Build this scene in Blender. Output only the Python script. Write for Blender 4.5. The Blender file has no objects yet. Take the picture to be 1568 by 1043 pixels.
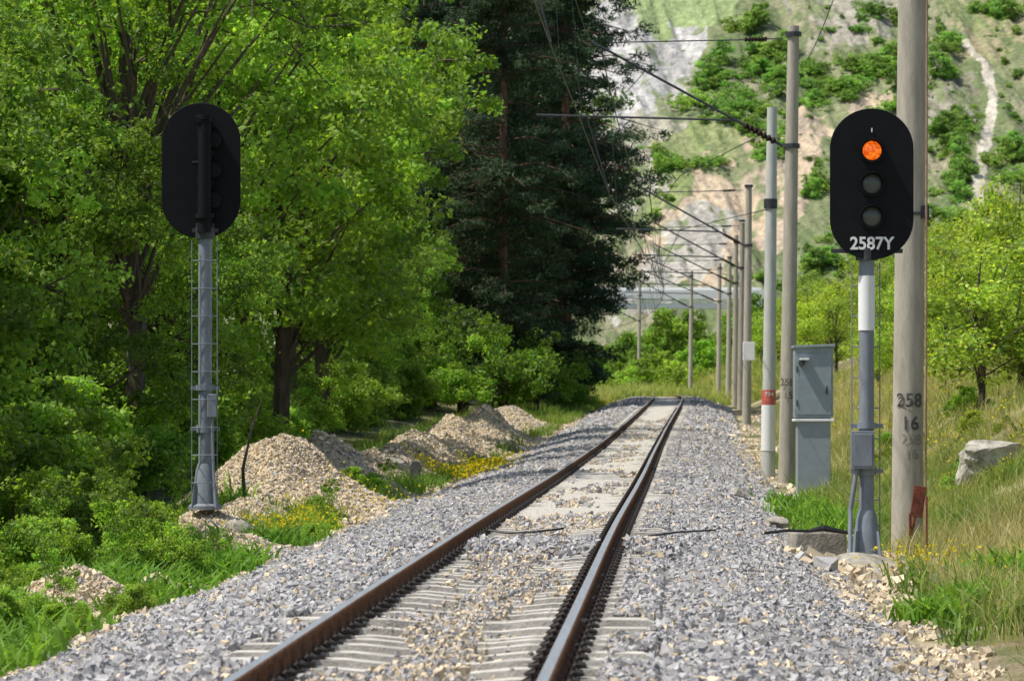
import bpy, bmesh, math, random
import numpy as np
from mathutils import Vector, Matrix
rng=np.random.default_rng(11); random.seed(11)
F=6000.; HC=1.38
def WX(u,d): return (u-784)/F*d
def WZ(v,d): return HC+(600-v)/F*d
scene=bpy.context.scene
COL=scene.collection

# ------------------------------------------------------------------ noise
def _h(ix,iy,s):
    n=(ix*374761393+iy*668265263+s*1274126177)&0xffffffff
    n=((n^(n>>13))*1274126177)&0xffffffff
    return ((n^(n>>16))&0xffff)/65535.
def vnoise(x,y,s=0):
    x=np.asarray(x,float);y=np.asarray(y,float)
    ix=np.floor(x).astype(np.int64);iy=np.floor(y).astype(np.int64)
    fx=x-ix;fy=y-iy;fx=fx*fx*(3-2*fx);fy=fy*fy*(3-2*fy)
    a=_h(ix,iy,s);b=_h(ix+1,iy,s);c=_h(ix,iy+1,s);d=_h(ix+1,iy+1,s)
    return (a*(1-fx)+b*fx)*(1-fy)+(c*(1-fx)+d*fx)*fy
def fbm(x,y,o=4,s=0):
    r=0;a=.5;t=0
    for i in range(o):
        r=r+a*vnoise(x*2**i,y*2**i,s+i);t+=a;a*=.5
    return r/t

# ------------------------------------------------------------------ track line
_y=[-20,18.7,38.5,66,100,132,167,200,250,300,350,400,450,520]
_x=[-2.2,-.61,.21,1.46,2.95,4.5,6.35,8.0,9.7,10.3,9.7,7.1,2.7,-6]
_z=[0,0,0,0,0.03,.28,.75,1.11,1.22,1.28,1.36,1.45,1.5,1.6]
fy_=np.arange(-60,620,.5)
def _sm(vals):
    lo=(vals[1]-vals[0])/(_y[1]-_y[0]);hi=(vals[-1]-vals[-2])/(_y[-1]-_y[-2])
    f=np.interp(fy_,_y,vals)
    f=np.where(fy_<_y[0],vals[0]+(fy_-_y[0])*lo,f);f=np.where(fy_>_y[-1],vals[-1]+(fy_-_y[-1])*hi,f)
    k=np.exp(-.5*(np.arange(-40,41)*.5/7.)**2);k/=k.sum()
    g=np.convolve(np.pad(f,40,mode='edge'),k,'valid');return g
fx_=_sm(_x);fz_=_sm(_z)
def CX(y): return np.interp(y,fy_,fx_)
def CZ(y): return np.interp(y,fy_,fz_)

px=[-400,-60,-20,-9,-5,-3.4,-1.95,-1.35,-1.15,1.15,1.35,1.95,3.3,5,6,8,12,20,60,400]
pz=[6,4,.8,-.6,-.6,-.62,-.25,-.22,-.22,-.22,-.22,-.25,-.70,-.66,-.2,1.05,2.5,3.6,6,10]
MOUNDS=[(-3.8,64,1.35,3.0,1.35),(-3.4,73,1.0,2.5,1.05),(-2.95,80,.8,3,.7),(-2.65,88,.9,4,.7),(-2.4,98,1.1,7,1.0),(-1.8,112,1.1,8,1.05),(-1.0,130,1.2,9,1.05),(-.1,150,1.2,9,.9),
 (-3.95,51.3,.8,1.5,.50),(-3.75,48,.75,1.6,.38),(-3.8,56.5,.7,2.5,.42),(-3.2,45.5,.6,1.5,.3),(-4.1,36.5,.6,1.2,.34),(-3.6,39,.45,1.,.22)]
def mound_h(x,y):
    r=0*x
    for (mx,my,rx,ry,h) in MOUNDS:
        q=((x-mx)/rx)**2+((y-my)/ry)**2
        r=np.maximum(r,h*np.exp(-q*1.3)*(1.0+.5*(fbm(x*2.2,y*.7,3,5)-.5)))
    return r
def gz(x,y):
    x=np.asarray(x,float);y=np.asarray(y,float)
    o=x-CX(y)
    z=CZ(y)+np.interp(o,px,pz)
    z=z+.07*np.clip((y-43)/2,0,1)*np.clip((1.22-np.abs(o))/.08,0,1)*(y<300)*(.75+.5*fbm(y*.5,o*2,2,91)-.02)
    w=np.clip((np.abs(o)-2.6)/1.5,0,1)
    z=z+w*(fbm(x*.6,y*.25,4,3)-.5)*np.where((o>0)&(o<6),.14,.35)+ .03*(fbm(x*3,y*3,2,9)-.5)*np.clip(w+.1,0,1)
    return z+mound_h(x,y)

# ------------------------------------------------------------------ mesh helper
def mk(name,V,Fq,mats,cols=None,mi=None,smooth=False,link=True):
    V=np.asarray(V,np.float32);Fq=np.asarray(Fq,np.int32)
    me=bpy.data.meshes.new(name)
    M,k=Fq.shape
    me.vertices.add(len(V));me.vertices.foreach_set("co",V.ravel())
    me.loops.add(M*k);me.loops.foreach_set("vertex_index",Fq.ravel())
    me.polygons.add(M);me.polygons.foreach_set("loop_start",np.arange(0,M*k,k,dtype=np.int32))
    try: me.polygons.foreach_set("loop_total",np.full(M,k,np.int32))
    except Exception: pass
    if mi is not None: me.polygons.foreach_set("material_index",np.asarray(mi,np.int32))
    me.polygons.foreach_set("use_smooth",np.full(M,smooth,bool))
    for m in mats: me.materials.append(m)
    me.update(calc_edges=True)
    if cols is not None:
        a=me.color_attributes.new("Col","FLOAT_COLOR","POINT")
        c=np.ones((len(V),4),np.float32);c[:,:3]=cols;a.data.foreach_set("color",c.ravel())
    me.validate()
    if not link: return me
    ob=bpy.data.objects.new(name,me);COL.objects.link(ob);return ob

# ------------------------------------------------------------------ materials
def newmat(name):
    m=bpy.data.materials.new(name);m.use_nodes=True;nt=m.node_tree
    return m,nt,nt.nodes,nt.links,nt.nodes["Principled BSDF"]
def smat(name,col,rough=.6,metal=0.,ns=8.,amt=.25,bump=.0,bs=40.,spec=.4,stretch=(1,1,1),col2=None):
    m,nt,N,L,b=newmat(name)
    tc=N.new("ShaderNodeTexCoord");mp=N.new("ShaderNodeMapping");mp.inputs["Scale"].default_value=stretch
    L.new(tc.outputs["Object"],mp.inputs[0])
    n=N.new("ShaderNodeTexNoise");n.inputs["Scale"].default_value=ns;n.inputs["Detail"].default_value=6;n.inputs["Roughness"].default_value=.65
    L.new(mp.outputs[0],n.inputs["Vector"])
    r=N.new("ShaderNodeValToRGB");e=r.color_ramp.elements
    c=np.array(col);c2=np.array(col2) if col2 is not None else c*(1-amt)
    e[0].position=.35;e[1].position=.65
    e[0].color=(*c2,1);e[1].color=(*np.minimum(c*(1+amt*.4),1),1)
    L.new(n.outputs["Fac"],r.inputs[0]);L.new(r.outputs[0],b.inputs["Base Color"])
    b.inputs["Roughness"].default_value=rough;b.inputs["Metallic"].default_value=metal;b.inputs["Specular IOR Level"].default_value=spec
    if bump>0:
        n2=N.new("ShaderNodeTexNoise");n2.inputs["Scale"].default_value=bs;n2.inputs["Detail"].default_value=5
        L.new(mp.outputs[0],n2.inputs["Vector"])
        bp=N.new("ShaderNodeBump");bp.inputs["Strength"].default_value=bump;bp.inputs["Distance"].default_value=.02
        L.new(n2.outputs["Fac"],bp.inputs["Height"]);L.new(bp.outputs[0],b.inputs["Normal"])
    return m
def leafmat(name,transl=.35,rough=.5,spec=.3):
    m,nt,N,L,b=newmat(name)
    a=N.new("ShaderNodeAttribute");a.attribute_name="Col"
    oi=N.new("ShaderNodeObjectInfo")
    mx=N.new("ShaderNodeMix");mx.data_type='RGBA';mx.blend_type='MULTIPLY';mx.inputs[0].default_value=1
    L.new(a.outputs["Color"],mx.inputs[6]);L.new(oi.outputs["Color"],mx.inputs[7])
    L.new(mx.outputs[2],b.inputs["Base Color"]);b.inputs["Roughness"].default_value=rough;b.inputs["Specular IOR Level"].default_value=spec
    t=N.new("ShaderNodeBsdfTranslucent")
    g=N.new("ShaderNodeMix");g.data_type='RGBA';g.blend_type='MULTIPLY';g.inputs[0].default_value=1;g.inputs[7].default_value=(1.7,1.7,.7,1)
    L.new(mx.outputs[2],g.inputs[6]);L.new(g.outputs[2],t.inputs["Color"])
    s=N.new("ShaderNodeMixShader");s.inputs[0].default_value=transl
    L.new(b.outputs[0],s.inputs[1]);L.new(t.outputs[0],s.inputs[2])
    L.new(s.outputs[0],N["Material Output"].inputs["Surface"])
    return m
def attrmat(name,rough=.9,ns=25.,amt=.4,bump=.6,bs=30.,dist=.04,vor=0.):
    m,nt,N,L,b=newmat(name)
    a=N.new("ShaderNodeAttribute");a.attribute_name="Col"
    tc=N.new("ShaderNodeTexCoord")
    n=N.new("ShaderNodeTexNoise");n.inputs["Scale"].default_value=ns;n.inputs["Detail"].default_value=8;n.inputs["Roughness"].default_value=.7
    L.new(tc.outputs["Object"],n.inputs["Vector"])
    mr=N.new("ShaderNodeMapRange");mr.inputs[1].default_value=.3;mr.inputs[2].default_value=.7;mr.inputs[3].default_value=1-amt;mr.inputs[4].default_value=1+amt
    L.new(n.outputs["Fac"],mr.inputs[0])
    mx=N.new("ShaderNodeMix");mx.data_type='RGBA';mx.blend_type='MULTIPLY';mx.inputs[0].default_value=1
    L.new(a.outputs["Color"],mx.inputs[6]);L.new(mr.outputs[0],mx.inputs[7])
    L.new(mx.outputs[2],b.inputs["Base Color"]);b.inputs["Roughness"].default_value=rough;b.inputs["Specular IOR Level"].default_value=.15
    if vor>0:
        n2=N.new("ShaderNodeTexVoronoi");n2.inputs["Scale"].default_value=vor;o=n2.outputs["Distance"]
    else:
        n2=N.new("ShaderNodeTexNoise");n2.inputs["Scale"].default_value=bs;n2.inputs["Detail"].default_value=8;n2.inputs["Roughness"].default_value=.65;o=n2.outputs["Fac"]
    L.new(tc.outputs["Object"],n2.inputs["Vector"])
    bp=N.new("ShaderNodeBump");bp.inputs["Strength"].default_value=bump;bp.inputs["Distance"].default_value=dist
    L.new(o,bp.inputs["Height"]);L.new(bp.outputs[0],b.inputs["Normal"])
    return m

M_ground=attrmat("soil_and_gravel",vor=22.,bump=.7,dist=.04)
M_stone=attrmat("crushed_stone",ns=30,amt=.2,bump=.3,bs=60,dist=.01)
M_hill=attrmat("hillside_earth",ns=1.1,amt=.38,bump=1.,bs=1.6,dist=.5)
M_leaf=leafmat("leaves",.48)
M_needle=leafmat("pine_needles",.12,.6,.2)
M_grass=leafmat("grass_blades",.38,.6,.2)
M_bark=smat("bark",(.11,.085,.06),.9,ns=6,amt=.5,bump=.6,stretch=(3,3,.5))
M_pbark=smat("pine_bark",(.14,.075,.05),.9,ns=6,amt=.5,bump=.6,stretch=(3,3,.5))
M_rust=smat("rusty_rail_side",(.20,.105,.06),.95,ns=14,amt=.45,bump=.3,spec=.05)
M_steel=smat("polished_rail_head",(.64,.65,.66),.38,metal=.8,ns=3,amt=.15,stretch=(8,.4,8))
M_sleeper=smat("sleeper_concrete",(.53,.50,.44),.9,ns=4,amt=.35,bump=.4,bs=60)
M_clip=smat("rail_clip_iron",(.035,.028,.025),.7,ns=20,amt=.4)
M_pole=smat("mast_concrete",(.41,.375,.305),.9,ns=5,amt=.22,bump=.35,bs=50,stretch=(2,2,.35))
M_polew=smat("mast_light_concrete",(.50,.51,.47),.85,ns=5,amt=.18,bump=.2,stretch=(2,2,.4))
M_black=smat("signal_black_paint",(.006,.0065,.008),.6,ns=5,amt=.3,spec=.18)
M_gray=smat("grey_steel_paint",(.22,.245,.275),.5,metal=.1,ns=6,amt=.22,bump=.05,stretch=(2,2,.6))
M_white=smat("white_paint",(.80,.80,.78),.55,ns=6,amt=.05)
M_red=smat("red_paint",(.55,.13,.10),.6,ns=10,amt=.3)
M_ink=smat("stencil_ink",(.05,.05,.05),.9,ns=30,amt=.2,col2=(.11,.1,.09))
M_inkf=smat("faded_stencil_ink",(.22,.20,.165),.9,ns=30,amt=.2)
M_galv=smat("dark_steel",(.07,.075,.08),.5,metal=.5,ns=10,amt=.3)
M_stonegrey=smat("marker_stone_grey",(.14,.14,.135),.9,ns=14,amt=.4,bump=.4)
M_wire=smat("copper_wire",(.05,.055,.05),.6,metal=.3,ns=10,amt=.3)
M_insul=smat("brown_insulator",(.03,.018,.015),.75,ns=10,amt=.3,spec=.15)
M_cab=smat("cabinet_paint",(.29,.34,.36),.45,ns=4,amt=.12,bump=.03)
M_conc=smat("foundation_concrete",(.36,.33,.27),.9,ns=6,amt=.4,bump=.7,bs=25)
M_rustp=smat("rusty_plate",(.20,.055,.03),.8,ns=8,amt=.45,bump=.3)
M_cond=smat("conduit_orange_brown",(.34,.22,.15),.7,ns=8,amt=.3)
M_rubber=smat("black_hose",(.012,.012,.012),.5,ns=6,amt=.3)
M_rock=smat("boulder_stone",(.46,.43,.36),.95,ns=5,amt=.55,bump=.9,bs=14)
M_glass,_,_,_,b_=newmat("dark_lens_glass");b_.inputs["Base Color"].default_value=(.09,.10,.085,1);b_.inputs["Roughness"].default_value=.15
M_lit,nt,N,L,b_=newmat("lit_amber_lens")
vo=N.new("ShaderNodeTexVoronoi");vo.inputs["Scale"].default_value=28;tc=N.new("ShaderNodeTexCoord");L.new(tc.outputs["Object"],vo.inputs["Vector"])
rp=N.new("ShaderNodeValToRGB");rp.color_ramp.elements[0].color=(1,.27,.02,1);rp.color_ramp.elements[1].color=(.6,.06,.0,1);rp.color_ramp.elements[1].position=.75
L.new(vo.outputs["Distance"],rp.inputs[0]);L.new(rp.outputs[0],b_.inputs["Emission Color"]);b_.inputs["Emission Strength"].default_value=1.1
b_.inputs["Base Color"].default_value=(.3,.05,.0,1);b_.inputs["Roughness"].default_value=.15

# ------------------------------------------------------------------ primitive builder
class MB:
    def __init__(s): s.v=[];s.f=[];s.m=[];s.mats=[]
    def mat(s,m):
        if m not in s.mats:s.mats.append(m)
        return s.mats.index(m)
    def add(s,vs,fs,m):
        o=len(s.v);s.v+=[tuple(v) for v in vs];i=s.mat(m)
        for f in fs:s.f.append([a+o for a in f]);s.m.append(i)
    def box(s,c,sz,m,rot=None,taper=1.):
        x,y,z=[a/2 for a in sz];vs=[]
        for k in (-1,1):
            t=taper if k>0 else 1.
            for (i,j) in((-1,-1),(1,-1),(1,1),(-1,1)):vs.append(Vector((i*x*t,j*y*t,k*z)))
        if rot is not None: vs=[rot@v for v in vs]
        vs=[v+Vector(c) for v in vs]
        s.add(vs,[(3,2,1,0),(4,5,6,7),(0,1,5,4),(1,2,6,5),(2,3,7,6),(3,0,4,7)],m)
    def tube(s,pts,rs,m,n=10,cap=True):
        pts=[Vector(p) for p in pts]
        if not hasattr(rs,'__len__'):rs=[rs]*len(pts)
        vs=[];fs=[]
        for i,p in enumerate(pts):
            a=pts[max(i-1,0)];b=pts[min(i+1,len(pts)-1)];d=(b-a)
            if d.length<1e-9:d=Vector((0,0,1))
            d.normalize();up=Vector((0,0,1)) if abs(d.z)<.9 else Vector((0,1,0))
            t=d.cross(up).normalized();w=t.cross(d)
            for k in range(n):
                an=2*math.pi*k/n;vs.append(p+(t*math.cos(an)+w*math.sin(an))*rs[i])
        for i in range(len(pts)-1):
            for k in range(n):
                k2=(k+1)%n;fs.append((i*n+k,i*n+k2,(i+1)*n+k2,(i+1)*n+k))
        if cap:
            fs.append(tuple(range(n))[::-1]);fs.append(tuple(range((len(pts)-1)*n,len(pts)*n)))
        s.add(vs,fs,m)
    def prism(s,poly,y0,y1,m):
        n=len(poly);vs=[(a,y0,b) for a,b in poly]+[(a,y1,b) for a,b in poly]
        fs=[tuple(range(n)),tuple(range(2*n-1,n-1,-1))]+[(i,i+n,(i+1)%n+n,(i+1)%n) for i in range(n)]
        s.add(vs,fs,m)
    def obj(s,name,parent=None,smooth=False,bevel=0.,loc=None):
        me=bpy.data.meshes.new(name);me.from_pydata(s.v,[],s.f)
        for m in s.mats:me.materials.append(m)
        for p,i in zip(me.polygons,s.m):p.material_index=i
        me.update()
        if smooth:
            for p in me.polygons:p.use_smooth=len(p.vertices)==4
        ob=bpy.data.objects.new(name,me);COL.objects.link(ob)
        if bevel>0:
            b=ob.modifiers.new("bev",'BEVEL');b.width=bevel;b.segments=2;b.limit_method='ANGLE'
        if smooth:
            try:
                me.set_sharp_from_angle(angle=math.radians(40))
            except Exception: pass
        if parent:ob.parent=parent
        if loc is not None:ob.location=loc
        return ob
def empty(name,loc,rz=0.):
    e=bpy.data.objects.new(name,None);COL.objects.link(e);e.location=loc;e.rotation_euler=(0,0,rz);e.empty_display_size=.2;return e
def text(name,body,size,mat,parent,loc,r=None,bold=0.,sx=1.):
    cu=bpy.data.curves.new("t",'FONT');cu.body=body;cu.size=size;cu.align_x='CENTER';cu.align_y='CENTER';cu.offset=bold
    cu.extrude=.002 if r is None else 0.
    to=bpy.data.objects.new("t",cu);COL.objects.link(to)
    dg=bpy.context.evaluated_depsgraph_get()
    me=bpy.data.meshes.new_from_object(to.evaluated_get(dg));bpy.data.objects.remove(to)
    for v in me.vertices:
        x,y,z=v.co;x*=sx
        if r is None: v.co=(x,-z,y)
        else: v.co=(r*math.sin(x/r),-r*math.cos(x/r),y)
    me.materials.clear();me.materials.append(mat)
    ob=bpy.data.objects.new(name,me);COL.objects.link(ob);ob.parent=parent;ob.location=loc;return ob

# ================================================================== GROUND
xo=np.concatenate([-np.geomspace(400,30,14),np.arange(-28,-9,.7),np.arange(-9,9,.12),np.arange(9,28,.7),np.geomspace(30,400,14)])
yy=np.concatenate([np.arange(-15,15,1.),np.arange(15,70,.15),np.arange(70,200,.5),np.arange(200,450,2.),np.arange(450,1600,50.)])
XO,YY=np.meshgrid(xo,yy)
XX=XO+CX(np.minimum(YY,500))
ZZ=gz(XX,YY)
oo=XX-CX(YY)
g1=fbm(XX*.35,YY*.2,4,21);g2=fbm(XX*2.,YY*1.2,4,31)
grass=np.array([.12,.135,.05]);dirt=np.array([.24,.19,.12]);dry=np.array([.35,.31,.17])
def mixc(a,b,t): return a*(1-t[...,None])+b*t[...,None]
C=mixc(np.broadcast_to(grass,XX.shape+(3,)),dirt,np.clip((g2-.45)*4,0,1))
C=mixc(C,dry,np.clip((g1-.40)*4,0,1)*(oo>3))
bal=np.array([.29,.285,.28]);tan=np.array([.50,.41,.28])
C=mixc(C,tan,np.clip(1-(np.abs(oo)-3.3-1.2*(g2-.45))/.35,0,1)*np.clip((g1-.3)*5,0,1))
C=mixc(C,bal*.9,np.clip(1-(np.abs(oo)-3.05-.5*(g2-.5))/.3,0,1))
cen=mixc(np.broadcast_to(np.array([.29,.275,.24]),XX.shape+(3,)),np.array([.50,.47,.41]),np.clip((YY-43)/2,0,1))
tt=np.clip(1-(np.abs(oo)-1.15)/.1,0,1)[...,None]
C=C*(1-tt)+cen*tt
mh=mound_h(XX,YY)
C=mixc(C,tan,np.clip((mh-.08)/.08,0,1))
ny,nx=XX.shape
idx=np.arange(ny*nx).reshape(ny,nx)
Fg=np.stack([idx[:-1,:-1],idx[:-1,1:],idx[1:,1:],idx[1:,:-1]],-1).reshape(-1,4)
mk("ground",np.stack([XX,YY,ZZ],-1).reshape(-1,3),Fg,[M_ground],C.reshape(-1,3),smooth=True)

# ================================================================== STONES
def rand_rot(n):
    q=rng.normal(size=(n,4));q/=np.linalg.norm(q,axis=1)[:,None];w,x,y,z=q.T
    return np.stack([1-2*(y*y+z*z),2*(x*y-z*w),2*(x*z+y*w),2*(x*y+z*w),1-2*(x*x+z*z),2*(y*z-x*w),2*(x*z-y*w),2*(y*z+x*w),1-2*(x*x+y*y)],-1).reshape(n,3,3)
cube=np.array([(-1,-1,-1),(1,-1,-1),(1,1,-1),(-1,1,-1),(-1,-1,1),(1,-1,1),(1,1,1),(-1,1,1)],float)*.5
cf=np.array([(3,2,1,0),(4,5,6,7),(0,1,5,4),(1,2,6,5),(2,3,7,6),(3,0,4,7)])
def stones(name,P,size,cols,mat=M_stone):
    n=len(P)
    V=cube[None]+rng.uniform(-.27,.27,(n,8,3))
    V=V*(size[:,None,None]*rng.uniform(.6,1.2,(n,1,3)))
    V=np.einsum('nij,nkj->nki',rand_rot(n),V)+P[:,None,:]
    Fq=(cf[None]+(np.arange(n)*8)[:,None,None]).reshape(-1,4)
    return mk(name,V.reshape(-1,3),Fq,[mat],np.repeat(cols,8,0))
def scat(n,y0,y1,o0,o1,power=1.):
    y=y0+(y1-y0)*rng.random(n)**power;o=rng.uniform(o0,o1,n)
    return y,o
Ps=[];Ss=[];Cs=[]
def addst(y,o,s0,s1,kind,lift=.0,z=None):
    x=CX(y)+o;zz=gz(x,y) if z is None else z
    s=(s0+(s1-s0)*rng.random(len(y))**1.5)*rng.uniform(.7,1.35,len(y))
    Ps.append(np.stack([x,y,zz+lift+s*rng.uniform(-.05,.4,len(y))],-1));Ss.append(s)
    b=rng.uniform(.6,1.35,(len(y),1))
    base={'g':np.array([.36,.35,.345]),'t':np.array([.56,.46,.32])}
    c=np.empty((len(y),3));t=rng.random(len(y))
    if kind=='g': sel=t<.08
    elif kind=='m': sel=t<.5
    else: sel=t<.88
    c[:]=base['g'];c[sel]=base['t'];Cs.append(np.clip(c*b,0,.75))
for sgn in(-1,1):
    y,o=scat(76000,16,62,1.2,3.25,1.35);addst(y,sgn*o,.020,.046,'g')
    y,o=scat(26000,60,130,1.2,3.3);addst(y,sgn*o,.04,.07,'g')
    y,o=scat(6000,130,260,1.2,3.2);addst(y,sgn*o,.08,.12,'g')
    y,o=scat(14000,16,120,.98,1.28,1.3);k=fbm(y*.8,o*2+sgn*9,3,77)>.46;addst(y[k],sgn*o[k],.02,.04,'g',z=CZ(y[k])-.15)
y,o=scat(36000,16,46,-1.2,1.2,1.3);k=np.abs(np.abs(o)-.75)>.1;addst(y[k],o[k],.014,.034,'m')
y,o=scat(22000,17,43,-.62,.62,1.1);k=(fbm(y*.35,o*2.5,3,61)+.14*np.exp(-(o/.25)**2)+rng.normal(0,.10,len(y)))>.71;addst(y[k],o[k],.012,.032,'m',z=-.148+0*y[k])
y,o=scat(9000,43,150,-.62,.62,1.2);k=(fbm(y*.4,o*2.2,3,63)+.12*np.exp(-(o/.3)**2)+rng.normal(0,.05,len(y)))>.62;addst(y[k],o[k],.02,.05,'m')
y,o=scat(9000,34.5,43.,-2.6,2.8);k=(np.abs(np.abs(o)-.75)>.11)&(rng.random(len(y))<np.exp(-((y-38.5)/2.6)**2));y=y[k];o=o[k]
addst(y,o,.026,.05,'g',lift=.12*np.exp(-((y-38.5)/2.2)**2)*np.clip((1.6-np.abs(o))*3,0,1))
for sgn,a,b in((-1,3.0,4.0),(1,2.9,4.2)):
    y,o=scat(20000,20,75,a,b);k=fbm(y*.5,o*1.5,3,8)>(.47 if sgn<0 else .42);addst(y[k],sgn*o[k],.022,.06,'t')
    y,o=scat(7000,75,190,a,b+.3);k=fbm(y*.3,o*1.5,3,8)>.42;addst(y[k],sgn*o[k],.05,.09,'t')
for (mx,my,rx,ry,h) in MOUNDS:
    n=int(4200*rx*ry/1.6/(1 if my<70 else 4.5))
    x=mx+rng.normal(0,.62,n)*rx;y=my+rng.normal(0,.62,n)*ry
    addst(y,x-CX(y),.018 if my<70 else .035,.045 if my<70 else .065,'t')
y=44.5+rng.normal(0,1.3,260);o=WX(1320,45)-CX(y)+rng.normal(0,.5,260);addst(y,o,.05,.14,'t')
P=np.concatenate(Ps);S=np.concatenate(Ss);Cc=np.concatenate(Cs)
stones("ballast_stones",P,S,Cc)

# ================================================================== TRACK
prof=[(-.07,-.16),(.07,-.16),(.07,-.146),(.012,-.13),(.009,-.05),(.035,-.035),(.035,-.008),(.026,0),(-.026,0),(-.035,-.008),(-.035,-.035),(-.009,-.05),(-.012,-.13),(-.07,-.146)]
ry=np.concatenate([np.arange(-12,200,1.),np.arange(200,520,2.)])
def heading(y): 
    d=(CX(y+.5)-CX(y-.5));return d
trk=empty("railway_track",(0,0,0))
def wob(y,s): return .014*(vnoise(y/9.,y*0,s)-.5)
for sgn in(-1,1):
    V=[];n=len(prof)
    h=heading(ry);nx_=1/np.sqrt(1+h*h);nyy=-h*nx_
    for (a,b) in prof:
        o=sgn*.7525+a+.010*(vnoise(ry/14.,ry*0,sgn+14)-.5)
        V.append(np.stack([CX(ry)+nx_*o,ry+nyy*o,CZ(ry)+b+wob(ry,sgn+4)],-1))
    V=np.stack(V,1).reshape(-1,3)
    Fq=[];mi=[]
    for i in range(len(ry)-1):
        for k in range(n):
            k2=(k+1)%n;Fq.append((i*n+k,i*n+k2,(i+1)*n+k2,(i+1)*n+k));mi.append(1 if k in(7,8) else 0)
    ob=mk("rail",V,Fq,[M_rust,M_steel],mi=mi);ob.parent=trk
sp=[(-1.25,.13,-.165),(-1.2,.13,-.145),(-.95,.13,-.142),(-.5,.125,-.145),(-.25,.10,-.17),(.25,.10,-.17),(.5,.125,-.145),(.95,.13,-.142),(1.2,.13,-.145),(1.25,.13,-.165)]
SV=[];
for (a,w,t) in sp: SV+=[(a,-w,-.33),(a,-w*.8,t),(a,w*.8,t),(a,w,-.33)]
SF=[]
for i in range(len(sp)-1):
    for k in range(3):SF.append((i*4+k,i*4+k+1,(i+1)*4+k+1,(i+1)*4+k))
e=(len(sp)-1)*4;SF+=[(0,3,2,1),(e,e+1,e+2,e+3)]
SV=np.array(SV);SF=np.array(SF)
sy=np.arange(-10,420,.6)
def place(V0,F0,ys,jit=0.):
    n=len(ys);h=heading(ys);c=1/np.sqrt(1+h*h);s=h*c
    j=rng.normal(0,jit,n)
    X=V0[None,:,0];Y=V0[None,:,1];Z=V0[None,:,2]
    x=CX(ys)[:,None]+X*c[:,None]+Y*s[:,None];y=ys[:,None]+j[:,None]-X*s[:,None]+Y*c[:,None]
    z=CZ(ys)[:,None]+Z+0*x
    return np.stack([x,y,z],-1).reshape(-1,3),(F0[None]+(np.arange(n)*len(V0))[:,None,None]).reshape(-1,4)
V,Fq=place(SV,SF,sy,.018);V[:,2]+=np.repeat(rng.normal(-.004,.008,len(sy)),len(SV))
mk("sleepers",V,Fq,[M_sleeper]).parent=trk
mb=MB()
for r in(-.7525,.7525):
    for q in(-1,1):
        c=r+q*.10
        mb.box((c,0,-.138),(.075,.13,.03),M_clip)
        mb.tube([(c-q*.04,-.05,-.12),(c+q*.0,-.06,-.085),(c+q*.05,-.03,-.10),(c+q*.0,0,-.07),(c+q*.05,.03,-.10),(c,.06,-.085),(c-q*.04,.05,-.12)],.011,M_clip,n=4,cap=False)
        mb.tube([(c,0,-.12),(c,0,-.06)],.017,M_clip,n=4,cap=False)
CV=np.array(mb.v);CF=np.array([f if len(f)==4 else f[:4] for f in mb.f])
V,Fq=place(CV,CF,sy[sy<170]);mk("rail_clips",V,Fq,[M_clip]).parent=trk

# ================================================================== TREES
def leaves(cent,R,n,size,asp=.6,up=.5,flat=1.,cb=None):
    K=len(cent);N=K*n
    d=rng.normal(size=(N,3));d/=np.linalg.norm(d,axis=1)[:,None]
    rr=np.repeat(R,n)*rng.random(N)**.45
    d2=d*rr[:,None];d2[:,2]*=flat
    p=np.repeat(cent,n,0)+d2
    nn=d*.7+rng.normal(size=(N,3))*.7;nn[:,2]+=up;nn/=np.linalg.norm(nn,axis=1)[:,None]
    t=np.cross(nn,rng.normal(size=(N,3)));t/=np.linalg.norm(t,axis=1)[:,None]
    b=np.cross(nn,t);s=(size*rng.uniform(.6,1.3,N))[:,None]
    V=np.stack([p-t*s*.5,p+b*s*asp*.5-nn*s*.06,p+t*s*.5,p-b*s*asp*.5-nn*s*.06],1).reshape(-1,3)
    Fq=np.arange(N*4).reshape(N,4)
    lb=rng.uniform(.7,1.25,N)*np.repeat(cb if cb is not None else np.ones(K),n)
    return V,Fq,lb
def combine(parts):
    V=[];Fs=[];M=[];C=[];o=0
    for v,f,m,c in parts:
        V.append(v);Fs.append(np.asarray(f)+o);M.append(np.full(len(f),m));C.append(c);o+=len(v)
    return np.concatenate(V),np.concatenate(Fs),np.concatenate(M),np.concatenate(C)
def limb_mesh(paths,n=6):
    mb=MB()
    for pts,rs in paths: mb.tube(pts,rs,M_bark,n=n,cap=False)
    return np.array([tuple(v) for v in mb.v]),np.array(mb.f)
def leafcol(lb,yel=.3):
    base=np.array([.115,.25,.038]);y2=np.array([.27,.38,.055])
    t=np.clip(rng.random(len(lb))*yel*1.6,0,1)[:,None]
    c=(base*(1-t)+y2*t)*lb[:,None]
    return np.repeat(np.clip(c,0,.6),4,0)
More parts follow.
